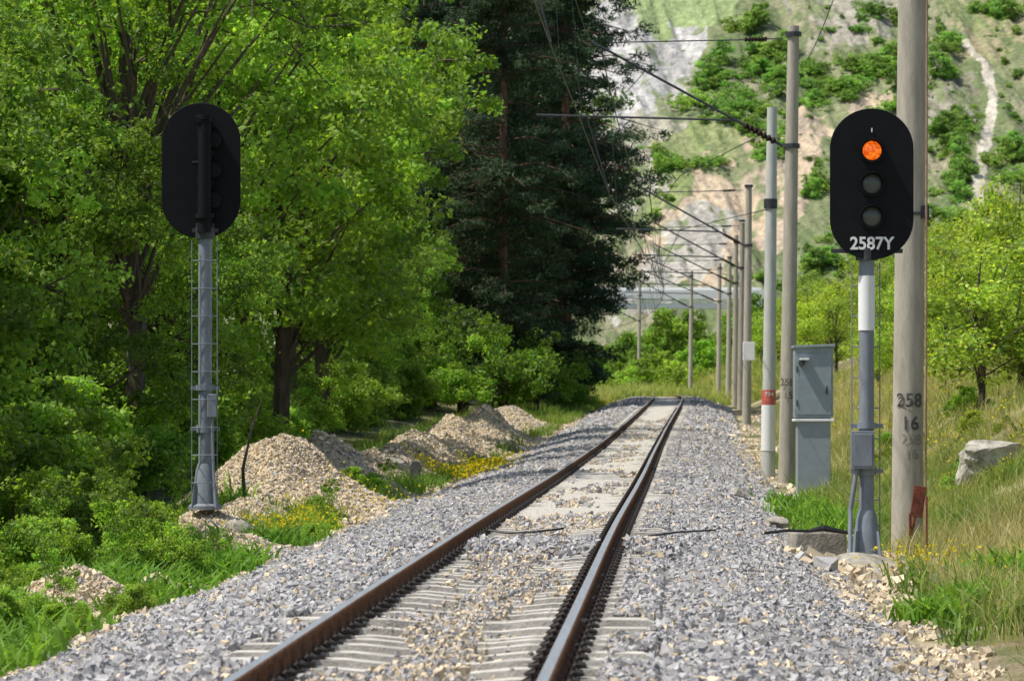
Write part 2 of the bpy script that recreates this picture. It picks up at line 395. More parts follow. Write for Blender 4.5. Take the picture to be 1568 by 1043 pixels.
def tree(name,H,R,z0,lobes,cpl,npc,size,clr=.38,yel=.3,up=.5,leafm=None,bark=None):
    ctr=np.array([0,0,(z0+H)/2.]);hz=(H-z0)/2
    L=rng.normal(size=(lobes,3));L/=np.linalg.norm(L,axis=1)[:,None];L*=(rng.random(lobes)**.4)[:,None]
    L=L*np.array([R*.78,R*.78,hz*.86])+ctr
    Lr=rng.uniform(.18,.40,lobes)*R
    cs=[];cr=[];cb=[]
    for l,r in zip(L,Lr):
        d=rng.normal(size=(cpl,3));d/=np.linalg.norm(d,axis=1)[:,None];d[:,2]*=.75
        q=l+d*r*rng.uniform(.55,1.15,(cpl,1));q[:,2]=np.maximum(q[:,2],.25)
        cs.append(q);cr.append(rng.uniform(.55,1.4,cpl)*clr);cb.append(rng.uniform(.75,1.2,cpl)*rng.uniform(.6,1.35))
    cs=np.concatenate(cs);cr=np.concatenate(cr);cb=np.concatenate(cb)
    V,Fq,lb=leaves(cs,cr,npc,size,cb=cb,up=up,flat=.65)
    tr=[(0,0,-.5),(.1*R*.3,0,H*.25),(-.1*R*.3,.1,H*.5),(.05,0,H*.85)]
    r0=H*.013
    paths=[(tr,[r0*1.3,r0,r0*.7,r0*.15])]
    for l in L:
        s=np.array([0,0,max(.3,min(l[2]*.55,H*.7))]);m=(s+l)/2+rng.normal(0,.12*R/3,3)
        paths.append(([s,m,l],[r0*.35,r0*.22,r0*.08]))
    for i in rng.choice(len(cs),min(len(cs),90),replace=False):
        l=L[i//cpl];paths.append(([l,(l+cs[i])/2+rng.normal(0,.05,3),cs[i]],[r0*.13,r0*.1,r0*.05]))
    TV,TF=limb_mesh(paths,5)
    Vc,Fc,Mc,Cc=combine([(V,Fq,0,leafcol(lb,yel)),(TV,TF,1,np.ones((len(TV),3))*.1)])
    return mk(name,Vc,Fc,[leafm or M_leaf,bark or M_bark],Cc,mi=Mc,link=False)
T=[tree("broadleaf_a",10,3.3,.6,38,11,78,.13,clr=.40,yel=.5),tree("broadleaf_b",10,3.0,.5,40,10,78,.125,clr=.38,yel=.3),tree("broadleaf_c",10,3.5,.8,36,12,78,.135,clr=.42,yel=.4)]
TH=tree("broadleaf_high",13.5,5.6,4.6,46,10,60,.15,clr=.55,yel=.4)
B=[tree("bush_a",2.2,1.3,.0,12,10,75,.085,clr=.24,yel=.4),tree("bush_b",2.0,1.5,.0,12,10,75,.10,clr=.26,yel=.5)]
AIRY=[tree("young_a",5,1.7,.9,18,12,22,.12,clr=.36,yel=.9),tree("young_b",5,1.9,.4,18,12,22,.12,clr=.40,yel=1.),tree("young_c",4.2,2.2,.2,20,12,20,.11,clr=.42,yel=1.1)]
HB=[tree("hb_a",3,1.9,.0,14,9,26,.24,clr=.36,yel=.3),tree("hb_b",3.4,1.5,.0,10,9,28,.24,clr=.38,yel=.3),tree("hb_c",2.0,3.0,.0,20,7,24,.24,clr=.34,yel=.3),tree("hb_d",2.4,2.4,.0,9,9,26,.24,clr=.40,yel=.4)]
def put(name,me,x,y,s,col=(1,1,1),z=None,sz=None,rz=None):
    ob=bpy.data.objects.new(name,me);COL.objects.link(ob)
    ob.location=(x,y,float(gz(x,y))-.1 if z is None else z)
    ob.scale=(s,s,s if sz is None else sz);ob.rotation_euler=(0,0,rng.uniform(0,6.28) if rz is None else rz);ob.color=(*col,1);return ob
def tint(b=1.,w=.0):
    f=b*rng.uniform(.85,1.15);return (f*(1+w*rng.uniform(0,1)),f,f*rng.uniform(.8,1.1))
front=[(-9.0,45,.9),(-9.2,52,.85),(-9.0,58,.9),(-9.9,66,.95),(-9.3,75,1.0),(-9.0,84,1.15),(-6.9,90,1.45),(-6.0,101,1.6),(-6.6,116,1.7),(-6.2,128,1.75),(-7.6,146,1.2),(-6.6,158,1.1),(-5.6,170,1.),(-4.2,180,.9),(-7.6,67,.78),(-6.9,79,.72)]
for i,(x,y,s) in enumerate(front): put("broadleaf_tree",T[i%3],x,y,s,tint(1.15,.2))
put("broadleaf_tree",TH,-6.9,71,1.,tint(1.15,.1),rz=1.)
for i in range(11):
    y=62+i*12;put("broadleaf_tree",T[(i+1)%3],-14.-rng.uniform(0,2)+max(0,(y-130)*.06),y,1.45+.04*i,tint(1.1,.2))
for i in range(9):
    y=75+i*16;put("broadleaf_tree",T[i%3],-20-rng.uniform(0,3)+max(0,(y-130)*.06),y,1.8+.03*i,tint(1.,.1))
for i in range(8): put("broadleaf_tree",T[i%3],-36+i*5,226+rng.uniform(-6,6),2.4,tint(.7,.1))
yb=38.
while yb<185:
    x=-6.9+rng.uniform(-.5,.5)+max(0,(yb-120)*.045)-(1.0 if yb<50 else 0)
    put("bush",B[int(rng.integers(2))],x,yb,rng.uniform(.7,1.4),tint(1.2,.2));
    put("bush",B[int(rng.integers(2))],x-1.6,yb+.8,rng.uniform(1.1,1.8),tint(1.05,.2))
    yb+=rng.uniform(2.,3.6)
for (x,y,s) in[(-3.7,41.5,.42),(-4.1,43,.48),(-4.3,42,.35),(-5.0,46,.6),(-4.6,57,.4),(-2.9,60,.3),(-2.8,67,.3),(-2.4,71,.3),(-5.4,40,.6),(-4.9,37.5,.32),(-4.7,41,.42),(-5.3,44,.5),(-3.4,34.5,.22),(-3.9,33.5,.28),(-4.5,34,.3),(-5.0,35.5,.45),(-3.3,43.2,.25),(-2.6,55,.22),(-2.7,51,.2),(-4.9,50,.5),(-3.6,31.5,.2),(-4.2,31,.28),(-4.6,38.6,.3)]: put("low_bush",B[int(rng.integers(2))],x,y,s,tint(1.2,.2))

def pine(name,H,prof_r,n=44,npc=260):
    cs=[];cr=[];paths=[([(0,0,-.5),(.1,0,H*.4),(-.1,0,H*.75),(0,0,H)],[.30,.24,.15,.03])]
    for i in range(n*4):
        z=rng.uniform(.04,.98)*H;r=np.interp(z,[a for a,_ in prof_r],[b for _,b in prof_r])*rng.uniform(.6,1.15)
        a=rng.uniform(0,6.283);e=np.array([math.cos(a)*r,math.sin(a)*r,z-.12*r+rng.uniform(-.2,.2)])
        s=np.array([0,0,z-.05*r])
        paths.append(([s,(s+e)/2+np.array([0,0,.1*r]),e],[.05,.035,.012]))
        for k in range(6):
            t=.15+.85*k/5.;q=s*(1-t)+e*t+rng.normal(0,.22,3);cs.append(q);cr.append(rng.uniform(.4,.75))
    cs=np.array(cs);cr=np.array(cr)
    V,Fq,lb=leaves(cs,cr,int(npc/6),.32,asp=.22,up=.2,flat=.5,cb=rng.uniform(.6,1.35,len(cs)))
    c=np.repeat(np.array([.046,.086,.038])*lb[:,None],4,0)
    TV,TF=limb_mesh(paths,5)
    Vc,Fc,Mc,Cc=combine([(V,Fq,0,c),(TV,TF,1,np.ones((len(TV),3))*.1)])
    return mk(name,Vc,Fc,[M_needle,M_pbark],Cc,mi=Mc,link=False)
PN=pine("pine",26,[(0,.9),(2,1.9),(5,2.9),(9,4.2),(12,5.6),(15,4.6),(20,3.6),(26,1.)],n=46,npc=360)
PN2=pine("pine2",25,[(0,2.),(5,3.),(9,4.),(14,4.4),(18,4.),(25,1.2)],n=36,npc=340)
put("pine_tree",PN,2.6,190,1.0,(.9,.95,1),rz=.3)
put("pine_tree",PN,.2,197,1.05,(.8,.9,1),rz=2.3)
put("pine_tree",PN2,-2.3,184,1.0,(.9,.9,.9),rz=1.)
put("pine_tree",PN2,-4.6,205,1.1,(.8,.9,.9),rz=4.)
put("pine_tree",PN,2.6,212,.95,(.8,.9,1),rz=5.)
put("pine_tree",PN2,-.4,180,.9,(1.,.9,.9),rz=2.)
put("pine_tree",PN2,-1.5,214,1.2,(.7,.8,.8),rz=2.5)
for (x,y,s) in[(1.2,180,1.8),(2.4,186,1.4),(-.8,174,2.2),(3.0,196,1.2),(-2.2,168,2.0)]: put("bush",B[0],x,y,s,tint(.9,.1))

for i in range(100):
    y=rng.uniform(84,190);o=rng.uniform(7.5,20) if y>120 else rng.uniform(7.5,15)
    put("young_tree",AIRY[i%3],float(CX(y))+o,y,rng.uniform(.5,1.25),tint(1.2,.25),sz=rng.uniform(.5,1.2))
for i in range(26):
    y=rng.uniform(200,330);o=rng.uniform(8,22);put("young_tree",AIRY[i%2],float(CX(y))+o,y,rng.uniform(1.0,1.5),tint(1.15,.2))
for i in range(46):
    y=rng.uniform(52,110);o=rng.uniform(5.8,12);put("low_bush",B[i%2],float(CX(y))+o,y,rng.uniform(.15,.42),tint(1.05,.6))
for i in range(60):
    x=rng.uniform(-6,36);y=rng.uniform(412,431);o=x-float(CX(y));put("bush",HB[i%4],x,y,rng.uniform(1.3,1.7),tint(1.05,.2),sz=rng.uniform(1.6,2.1) if x>6 else 1.7)
for i in range(16):
    x=rng.uniform(11,24);y=rng.uniform(350,390);put("bush",HB[i%4],x,y,rng.uniform(.8,1.4),tint(1.15,.3))

# ================================================================== HILL
SL=.5;HY=430.
def hill_y_of_v(v):
    s=(600-np.asarray(v,float))/F;return (SL*HY+HC)/(SL-s)
def relief(x,z):
    g=np.abs(fbm(x/5.+z/20.,z/24.,4,44)-.5)
    return 5*(fbm(x/24.,z/30.,3,40)-.5)-5*g+1.4*(fbm(x/1.8,z/2.2,5,47)-.5)
def hz_of(x,y): return (y-HY)*SL
hx=np.concatenate([np.arange(-260,0,4.),np.arange(0,76,.24),np.arange(76,300,4.)])
hyy=np.concatenate([np.arange(422,440,1.),np.arange(440,548,.24),np.arange(548,900,5.)])
HX,HYY=np.meshgrid(hx,hyy)
HZ=hz_of(HX,HYY);HZr=HZ+relief(HX,HZ)*np.clip((HYY-430)/15,0,1)
HU=784+F*HX/HYY;HV=600-F*(HZ-HC)/HYY
pu=HU+(fbm(HX/4,HZ/4,6,50)-.5)*110;pv=HV+(fbm(HX/4,HZ/4,6,60)-.5)*100
def inpoly(u,v,poly):
    r=np.zeros(np.shape(u),bool);n=len(poly)
    for i in range(n):
        x1,y1=poly[i];x2,y2=poly[(i+1)%n]
        c=((y1>v)!=(y2>v));
        with np.errstate(all='ignore'): xi=(x2-x1)*(v-y1)/(y2-y1+1e-9)+x1
        r^=c&(u<xi)
    return r
nA=fbm(HX/6,HZ/6,6,70);nB=fbm(HX/1.2+HZ/2,HZ/5,6,80);nC=fbm(HX/1.6,HZ/1.6,6,90);nD=fbm(HX/.45,HZ/.45,3,99)
def C3(c): return np.array(c)*np.ones(HX.shape+(3,))
HCc=mixc(C3((.20,.23,.10)),C3((.36,.32,.22)),np.clip((nA-.40)*3.,0,1))
HCc=mixc(HCc,C3((.13,.18,.06)),np.clip((nC-.47)*8,0,.85))
def reg(poly,c,c2=None,gr=0.):
    m=inpoly(pu,pv,poly);cc=C3(c)
    if c2 is not None: cc=mixc(cc,C3(c2),np.clip((nB-.40)*4.,0,1))
    if gr>0: cc=mixc(cc,C3((.17,.22,.08)),np.clip((nC-.62+gr)*9,0,.85))
    HCc[m]=cc[m]
reg([(1170,-60),(1420,-60),(1390,40),(1290,75),(1230,40)],(.42,.39,.32),(.31,.29,.22),.12)
reg([(880,22),(1085,20),(1075,60),(1050,100),(1000,160),(960,200),(880,210)],(.54,.525,.50),(.42,.41,.39),.02)
reg([(880,210),(960,200),(1040,110),(1060,170),(1040,240),(985,300),(880,330)],(.44,.41,.34),(.30,.30,.20),.14)
reg([(1030,170),(1130,185),(1190,220),(1080,270),(1000,310),(985,280)],(.22,.28,.09),(.30,.32,.14),.05)
reg([(940,470),(990,340),(1060,262),(1190,205),(1290,130),(1380,108),(1375,150),(1290,200),(1240,235),(1215,330),(1150,390),(1080,445)],(.58,.46,.31),(.44,.35,.26),.07)
reg([(940,470),(1000,350),(1060,310),(1130,330),(1070,400),(1020,470)],(.48,.45,.39),(.37,.35,.30),.05)
reg([(1410,90),(1470,100),(1500,190),(1440,200)],(.33,.31,.25),(.22,.22,.13),.1)
reg([(900,-60),(1140,-60),(1130,20),(900,20)],(.30,.38,.16),(.27,.35,.14))
reg([(1400,-80),(1600,-80),(1600,60),(1500,60),(1450,20)],(.21,.25,.09),(.33,.29,.16),.1)
path=[(1478,50),(1506,85),(1519,130),(1514,190),(1503,260),(1488,350)]
pyv=[b for a,b in path];pxu=[a for a,b in path]
pd=np.abs(HU+(fbm(HX/2,HZ/2,3,3)-.5)*14-np.interp(HV,pyv,pxu))
m=(pd<(5+HV*.018)*(.7+.6*nC))&(HV>48)&(HV<352)
HCc*=(.72+.56*nD)[...,None]
pc=mixc(C3((.62,.57,.48)),C3((.50,.45,.36)),np.clip((fbm(HX/.5,HZ/.9,4,97)-.4)*5,0,1));HCc[m]=pc[m]
HCc=np.clip(HCc*.92+.03,0,.8)
ny,nx=HX.shape;idx=np.arange(ny*nx).reshape(ny,nx)
Fg=np.stack([idx[:-1,:-1],idx[:-1,1:],idx[1:,1:],idx[1:,:-1]],-1).reshape(-1,4)
mk("hillside",np.stack([HX,HYY,HZr],-1).reshape(-1,3),Fg,[M_hill],HCc.reshape(-1,3),smooth=True)
TP=[([(1065,75),(1210,70),(1215,180),(1190,240),(1150,190),(1110,180),(1060,140)],80),
([(1200,150),(1230,95),(1300,100),(1390,50),(1400,90),(1330,120),(1290,150),(1240,175)],54),
([(1340,130),(1410,120),(1410,175),(1345,165)],14),([(1420,40),(1480,30),(1480,115),(1430,125)],14),([(1420,190),(1480,190),(1490,310),(1430,320)],22),
([(1520,210),(1600,200),(1600,320),(1520,310)],16),([(1240,260),(1275,260),(1275,300),(1245,300)],5),([(1300,25),(1370,25),(1350,70),(1290,55)],8),
([(1430,-20),(1600,-20),(1600,45),(1500,40)],18),([(1130,10),(1180,10),(1180,55),(1130,45)],6),([(1000,225),(1100,220),(1095,255),(1010,265)],10),
([(1200,330),(1600,330),(1600,430),(1200,430)],60),([(1100,425),(1250,395),(1250,445),(1100,450)],8)]
def hput(u,v,s,c):
    y=float(hill_y_of_v(v));x=WX(u,y);z=float(hz_of(x,y));put("hill_bush",HB[int(rng.integers(4))],x,y,s*rng.uniform(.8,1.2),c,z=z+float(relief(np.array(x),np.array(z)))*min(1,max(0,(y-430)/15))-.7*s,sz=s*rng.uniform(.6,1.1))
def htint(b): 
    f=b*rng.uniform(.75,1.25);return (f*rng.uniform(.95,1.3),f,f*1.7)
for poly,n in TP:
    us=[p[0] for p in poly];vs=[p[1] for p in poly];k=0;it=0
    while k<n and it<9999:
        it+=1;u=rng.uniform(min(us),max(us));v=rng.uniform(min(vs),max(vs))
        uu=u+(float(fbm(np.array(u/25.),np.array(v/25.),2,7))-.5)*70
        if inpoly(np.array([uu]),np.array([v]),poly)[0]:
            hput(u,v,rng.uniform(.3,1.3),htint(1.2));k+=1
bare=[(940,470),(990,340),(1060,262),(1190,205),(1290,130),(1380,108),(1375,150),(1290,200),(1240,235),(1215,330),(1150,390),(1080,445)]
for i in range(1300):
    u=rng.uniform(930,1700);v=rng.uniform(-40,420)
    if inpoly(np.array([u]),np.array([v]),bare)[0] and rng.random()<.88: continue
    if u<1080 and v<200 and rng.random()<.88: continue
    if abs(u-np.interp(v,pyv,pxu))<14: continue
    if fbm(np.array(u/45.),np.array(v/38.),3,33)<.48: continue
    hput(u,v,.1+.5*rng.random()**2,htint(1.15))
vi=MB()
vi.box((2,438,10.95),(52,4.1,.6),M_white)
vi.box((2,435.85,12.2),(52,.12,.95),M_white);vi.box((2,435.9,11.45),(52,.1,.2),M_white)
vi.box((2,439.8,12.9),(52,.12,.4),M_white)
for i in range(27): vi.box((-23+i*1.95,436.1,11.7),(.16,.2,1.),M_white)
for x in(-18,-6,6,18): vi.box((x,438,4.8),(.8,2.2,11.4),M_polew)
vi.obj("road_viaduct")

# ================================================================== SIGNALS
def signal(x,y,z,rz,label,white_band,lit,wx=.49,hx_=0.,R=.47,bar=True):
    e=empty("railway_signal",(x,y,z),rz)
    c=4.41
    m=MB()
    m.tube([(0,0,.0),(0,0,.05),(0,0,.08),(0,0,.5),(0,0,.6)],[.22,.22,.17,.125,.095],M_gray,n=16)
    m.tube([(0,0,.5),(0,0,2.7 if white_band else 3.6)],[.088,.088],M_gray,n=16)
    if white_band:
        m.tube([(0,0,2.7),(0,0,3.34)],.098,M_white,n=16);m.tube([(0,0,3.34),(0,0,3.62)],.088,M_gray,n=16)
    for k in range(4):
        a=math.pi/4+k*math.pi/2;m.box((.17*math.cos(a),.17*math.sin(a),.2),(.015,.12,.3),M_gray,rot=Matrix.Rotation(a+math.pi/2,3,'Z'),taper=.3)
    m.tube([(0,0,1.0),(0,0,1.1)],.115,M_gray,n=16);m.tube([(0,0,1.55),(0,0,1.62)],.12,M_gray,n=16)
    for s in(-1,1):
        m.box((s*.14,0,1.58),(.1,.06,.05),M_gray)
        m.box((s*.14,0,1.05),(.1,.06,.05),M_gray)
    m.obj("mast",e,smooth=True)
    j=MB()
    if white_band:
        j.box((-.06,-.13,1.3),(.27,.14,.44),M_gray);j.box((-.06,-.205,1.3),(.22,.012,.38),M_gray);j.tube([(-.12,-.1,1.1),(-.2,-.12,.6),(-.22,-.3,.0),(-.22,-.38,-.35)],[.03,.03,.03,.035],M_gray,n=8)
    else:
        j.box((-.1,.12,1.35),(.12,.12,.3),M_gray);j.tube([(-.1,.12,1.2),(-.12,.12,.5),(-.16,.2,0)],.02,M_gray,n=8)
    j.obj("junction_box",e,bevel=.01)
    l=MB()
    for s in(-1,1):
        l.tube([(s*.165,.10,.1),(s*.165,.10,3.5)],.007,M_gray,n=5)
    k=.35
    while k<3.5:
        pts=[(.165*math.cos(a),.10+.17*math.sin(a),k) for a in np.linspace(math.pi,0,9)]
        l.tube(pts,.006,M_gray,n=5)
        l.tube([(-.165,.10,k),(.165,.10,k)],.007,M_gray,n=5);k+=.36
    l.obj("climbing_hoops",e)
    b=MB();b.tube([(0,0,3.52),(0,0,3.66)],.13,M_galv,n=14);b.box((0,-.02,3.63),(.84 if bar else .34,.06,.05),M_galv)
    b.tube([(0,.10,3.6),(0,.10,5.08)],.09,M_black,n=14);b.tube([(0,.10,5.06),(0,.10,5.12)],.11,M_black,n=14)
    for zz in(4.0,4.41,4.8): b.box((0,.02,zz-.17),(.24,.16,.06),M_black)
    b.tube([(0,.10,3.78),(0,.10,3.84)],.12,M_black,n=14);b.tube([(-.02,.12,4.5),(.16,.12,4.5)],.025,M_black,n=8)
    for s in(-1,1): b.tube([(s*.1,.0,3.56),(s*.1,.0,3.72)],.02,M_galv,n=6)
    b.obj("head_bracket",e,smooth=True)
    p=MB();hh=.885-R
    def stad(k):
        pl=[]
        for a in np.linspace(0,math.pi,25): pl.append((hx_+wx*k*math.cos(a),c+hh+R*k*math.sin(a)))
        for a in np.linspace(math.pi,2*math.pi,25): pl.append((hx_+wx*k*math.cos(a),c-hh+R*k*math.sin(a)))
        return pl[::-1]
    p.prism(stad(1.),-.12,-.09,M_black)
    p.obj("backplate",e,bevel=.008)
    h=MB();hb=MB()
    for i,dz in enumerate((.39,0,-.385)):
        zc=c+dz
        n=24;vs=[(hx_,-.155,zc)]+[(hx_+.112*math.cos(2*math.pi*k/n),-.13,zc+.112*math.sin(2*math.pi*k/n)) for k in range(n)]
        h.add(vs,[(0,1+k,1+(k+1)%n) for k in range(n)],M_lit if(lit and i==0) else M_glass)
        for (ra,rb,y0,y1,a0,a1) in((.112,.15,-.122,-.16,0,2*math.pi),(.128,.142,-.16,-.27,-.2,math.pi+.2)):
            m_=28;vs=[];fs=[]
            for k in range(m_+1):
                a=a0+(a1-a0)*k/m_;yy1=y1
                if y1<-.2: yy1=y1+.09*(1-max(0,math.sin(a)))
                for(r,yv) in((ra,y0),(rb,y0),(rb*1.0,yy1),(ra*1.0,yy1)):vs.append((hx_+r*math.cos(a),yv,zc+r*math.sin(a)))
            for k in range(m_):
                for q in range(4):fs.append((k*4+q,k*4+(q+1)%4,(k+1)*4+(q+1)%4,(k+1)*4+q))
            h.add(vs,fs,M_black)
        hb.tube([(-.1,-.085,zc),(-.1,.06,zc),(-.1,.09,zc)],[.12,.11,.09],M_black,n=18)
    hb.box((0,-.02,c),(.2,.12,1.3),M_black)
    hb.box((-.0,.13,5.05),(.2,.12,.07),M_black)
    h.box((hx_,-.125,c+.63),(.012,.01,.05),M_white)
    h.obj("lamps",e,smooth=True);hb.obj("lamp_housings",e,smooth=True)
    if label: text("number_plate",label,.205,M_white,e,(hx_,-.124,c-.70),bold=.005,sx=.96)
    return e
xs,ysn=WX(1327,46),46.
signal(xs,ysn,-.60,0,"2587Y",True,True,hx_=.05)
signal(WX(314,51),51.,-.15,math.pi,None,False,False,wx=.515,hx_=.06,R=.50,bar=False)
def rock(name,c,sz,mat,seed,cuts=16,k=.72,noise=.05):
    r=np.random.default_rng(seed);bm=bmesh.new();bmesh.ops.create_icosphere(bm,subdivisions=4,radius=1)
    co=np.array([v.co[:] for v in bm.verts])
    for _ in range(cuts):
        n=r.normal(size=3);n/=np.linalg.norm(n);d=r.uniform(k-.12,k+.15);t=co@n-d;t=np.maximum(t,0);co=co-t[:,None]*n
    nn=(fbm(co[:,0]*3+co[:,2]*2+seed,co[:,1]*3-co[:,2]*2,4,seed)-.5)
    co=co*(1+nn*noise*4)[:,None]*np.array(sz)/2/.85
    for v,p in zip(bm.verts,co): v.co=p
    me=bpy.data.meshes.new(name);bm.to_mesh(me);bm.free();me.materials.append(mat)
    ob=bpy.data.objects.new(name,me);COL.objects.link(ob);ob.location=c;ob.rotation_euler=(0,0,r.uniform(0,6.28) if sz[0]==sz[1] else 0);return ob
rock("signal_foundation",(xs-.08,45.5,-.80),(1.0,1.2,.56),M_conc,3,cuts=8,k=.85,noise=.03)
f=MB();f.box((WX(1250,47.5),47.5,-.53),(.66,.6,.46),M_conc,taper=.95,rot=Matrix.Rotation(.12,3,'Z'));f.obj("concrete_block",bevel=.03)
f=MB();pts=[(WX(u,46.9),46.9,WZ(v,46.9)) for u,v in((1170,816),(1205,812),(1240,813),(1262,809),(1300,816),(1310,842))]
f.tube(pts,.018,M_rubber,n=8);f.tube([(a,b+.1,c+.0) for a,b,c in pts[2:5]],[.02,.04,.02],M_rubber,n=8)
f.tube([(WX(1180,46),46,-.68),(WX(1200,46),46,-.5),(WX(1215,46),46,-.68),(WX(1170,45),45,-.65)],.018,M_rubber,n=6);f.obj("black_cable_hose")

# ================================================================== MASTS
def mast(x,y,ztop,r0,r1,lean=0.,mat=None,cant=True,zc=None,name="catenary_mast"):
    zb=float(gz(x,y))-.3
    e=empty(name,(x,y,zb))
    H=ztop-zb
    m=MB();m.tube([(0,0,0),(lean*.5,0,H*.5),(lean,0,H)],[r0,(r0+r1)/2,r1],mat or M_pole,n=24);m.obj("pole",e,smooth=True)
    if cant:
        c=MB();zc=(6.75 if zc is None else zc)+CZ(y)-zb
        tx=float(CX(y))-x
        L_=tx-.7; lx=lean*zc/H
        for z in(zc,zc+2.45): c.tube([(lean*z/H,0,z-.05),(lean*z/H,0,z+.05)],r0*.95,M_galv,n=12)
        zt=min(zc+2.35,H-.15)
        def ins(a,b,n=7,r=.07):
            a=Vector(a);b=Vector(b);pt=[];rs=[]
            for i in range(n*2+1):
                pt.append(a.lerp(b,i/(n*2)));rs.append(r if i%2 else r*.45)
            c.tube(pt,rs,M_insul,n=8)
        jx=lx-r0
        dirv=Vector((L_-jx,0,2.35));
        A=Vector((jx,0,zc));Bp=A+dirv
        thk=1. if y<100 else 1.35
        ins(A.lerp(Bp,.04),A.lerp(Bp,.2),r=.085);c.tube([A,A.lerp(Bp,.05)],.04,M_galv,n=6)
        c.tube([A.lerp(Bp,.2),Bp],.028*thk,M_galv,n=8)
        ins((jx-.35,0,zt),(jx-.85,0,zt-.02),r=.06);c.tube([(jx,0,zt),(jx-.35,0,zt)],.016,M_galv,n=6);c.tube([(jx-.85,0,zt-.02),(L_+.5,0,zt-.08)],.016*thk,M_galv,n=6)
        R0=A.lerp(Bp,.24)
        c.tube([R0,(L_-1.1,0,R0.z+.12)],.024*thk,M_galv,n=8)
        c.tube([(L_+.0,0,R0.z+.1),(tx-.2,0,5.75+CZ(y)-zb)],.014,M_galv,n=6)
        c.tube([A.lerp(Bp,.7),(tx-.3,0,R0.z+.1)],.008,M_galv,n=5)
        c.obj("cantilever",e)
    return e
A_=mast(WX(1388,49),49,13.,.20,.155,lean=.14,cant=True,zc=6.9)
def poltext(e,txt,u_off,v,d,size,mat,r,bold=.003):
    text("painted_number",txt,size,mat,e,(u_off,0,WZ(v,d)-e.location.z),r=r,bold=bold)
poltext(A_,"258",.02,614,49,.24,M_ink,.206,.003);poltext(A_,"16",.03,649,49,.24,M_ink,.206,.003)
poltext(A_,"258",.04,674,49,.19,M_inkf,.2045,0);poltext(A_,"16",.05,696,49,.19,M_inkf,.2045,0)
B_=mast(WX(1204,86),86,9.4,.19,.125,lean=.16)
poltext(B_,"258",.0,586,86,.22,M_ink,.197,.0);poltext(B_,"15",.03,606,86,.22,M_ink,.197,.0)
ML=[(1143,162,9.85),(1134,205,10.2),(1125,236,10.8),(1115,264,10.4),(1100,288,10.8),(1057,308,10.9),(978,375,12.2)]
for u,d,zt in ML: mast(WX(u,d),d,zt,.19,.13,lean=.1)
e=mast(WX(1176,93),93,WZ(165,93),.17,.12,lean=.1,mat=M_polew,cant=False)
m=MB();zb=e.location.z
def zz(v): return WZ(v,93)-zb
m.tube([(0.005,0,zz(690)),(0.015,0,zz(620))],[.173,.170],M_white,n=20);m.tube([(0.015,0,zz(620)),(0.017,0,zz(597))],[.1705,.169],M_red,n=20)
m.tube([(.06,0,zz(320)),(.065,0,zz(305))],.16,M_galv,n=12)
m.obj("painted_bands",e,smooth=True);text("painted_number","794",.16,M_white,e,(.015,0,zz(604)),r=.176)
m=MB();m.box((WX(1146,160),160.-.3,WZ(538,160)),(.48,.3,.75),M_white);m.tube([(WX(1146,160),160.2,WZ(524,160)),(WX(1146,160),162,WZ(524,160))],.03,M_galv,n=6);m.obj("equipment_box",bevel=.02)
m=MB();xa=WX(1388,49)
m.tube([(xa+.22,48.85,-.8),(xa+.23,48.85,2.),(xa+.24,48.85,6.),(xa+.25,48.85,9)],.014,M_cond,n=8)
for z in(3.6,6.5): m.tube([(xa+.03+.01*z,49,z-.02),(xa+.03+.01*z,49,z+.02)],.197,M_galv,n=14)
m.box((xa+.22,48.9,3.62),(.10,.1,.16),M_galv)
m.obj("earthing_conduit")
m=MB()
R=Matrix.Rotation(math.radians(8),3,'Y')
m.box((WX(1406,47.5),47.5,WZ(768,47.5)),(.15,.03,.38),M_rustp,rot=R);m.tube([(WX(1402,47.55),47.55,WZ(786,47.5)),(WX(1382,47.5),47.6,WZ(885,47.5))],.022,M_rustp,n=8);m.tube([(WX(1393,47.55),47.5,WZ(786,47.5)),(WX(1395,47.5),47.6,WZ(860,47.5))],.018,M_rustp,n=8)
m.obj("rusty_marker_plate",bevel=.004)
m=MB()
for u in(1408,1419,1427): m.tube([(WX(u,45),45,-.9),(WX(u,45),45,WZ(850 if u!=1419 else 760,45))],.012,M_rustp,n=6)
m.box((WX(1418,45),45,-.9),(.35,.3,.14),M_rustp);m.obj("earthing_rods")

wz=MB()
st=[(0.,float(CX(0)),0)]+[(49.,float(CX(49)),0),(86.,float(CX(86)),0)]+[(float(d),float(CX(d)),0) for _,d,_ in ML]
for i in range(len(st)-1):
    y0,x0,_=st[i];y1,x1,_=st[i+1]
    cz0=6.75+2.2+CZ(y0);cz1=6.75+2.2+CZ(y1);c0=5.7+CZ(y0);c1=5.7+CZ(y1)
    n=10;mp_=[];cp=[]
    for k in range(n+1):
        t=k/n;y=y0+(y1-y0)*t;x=x0+(x1-x0)*t;sag=.9*4*t*(1-t)
        mp_.append((x-.4,y,cz0+(cz1-cz0)*t-sag));cp.append((x-.2,y,c0+(c1-c0)*t))
    rr=.010 if y0<80 else (.016 if y0<160 else .022)
    wz.tube(mp_,rr,M_wire,n=5,cap=False);wz.tube(cp,rr,M_wire,n=5,cap=False)
    for k in range(1,n,3): wz.tube([mp_[k],cp[k]],.004 if y0<80 else .009,M_wire,n=4,cap=False)
wz.tube([(WX(1176,93)+.05,93,WZ(200,93)),(float(CX(124))+1.2,124,8.2),(float(CX(162)),162,9.1)],.014,M_wire,n=5,cap=False)
wz.tube([(WX(1176,93)+.05,93,WZ(320,93)),(float(CX(124))+1.2,124,6.5),(float(CX(162)),162,6.2)],.012,M_wire,n=5,cap=False)
fp=[(WX(1388,49)+.6,49,12.5),(WX(1214,86)+.35,86,8.7)]
pts=[];
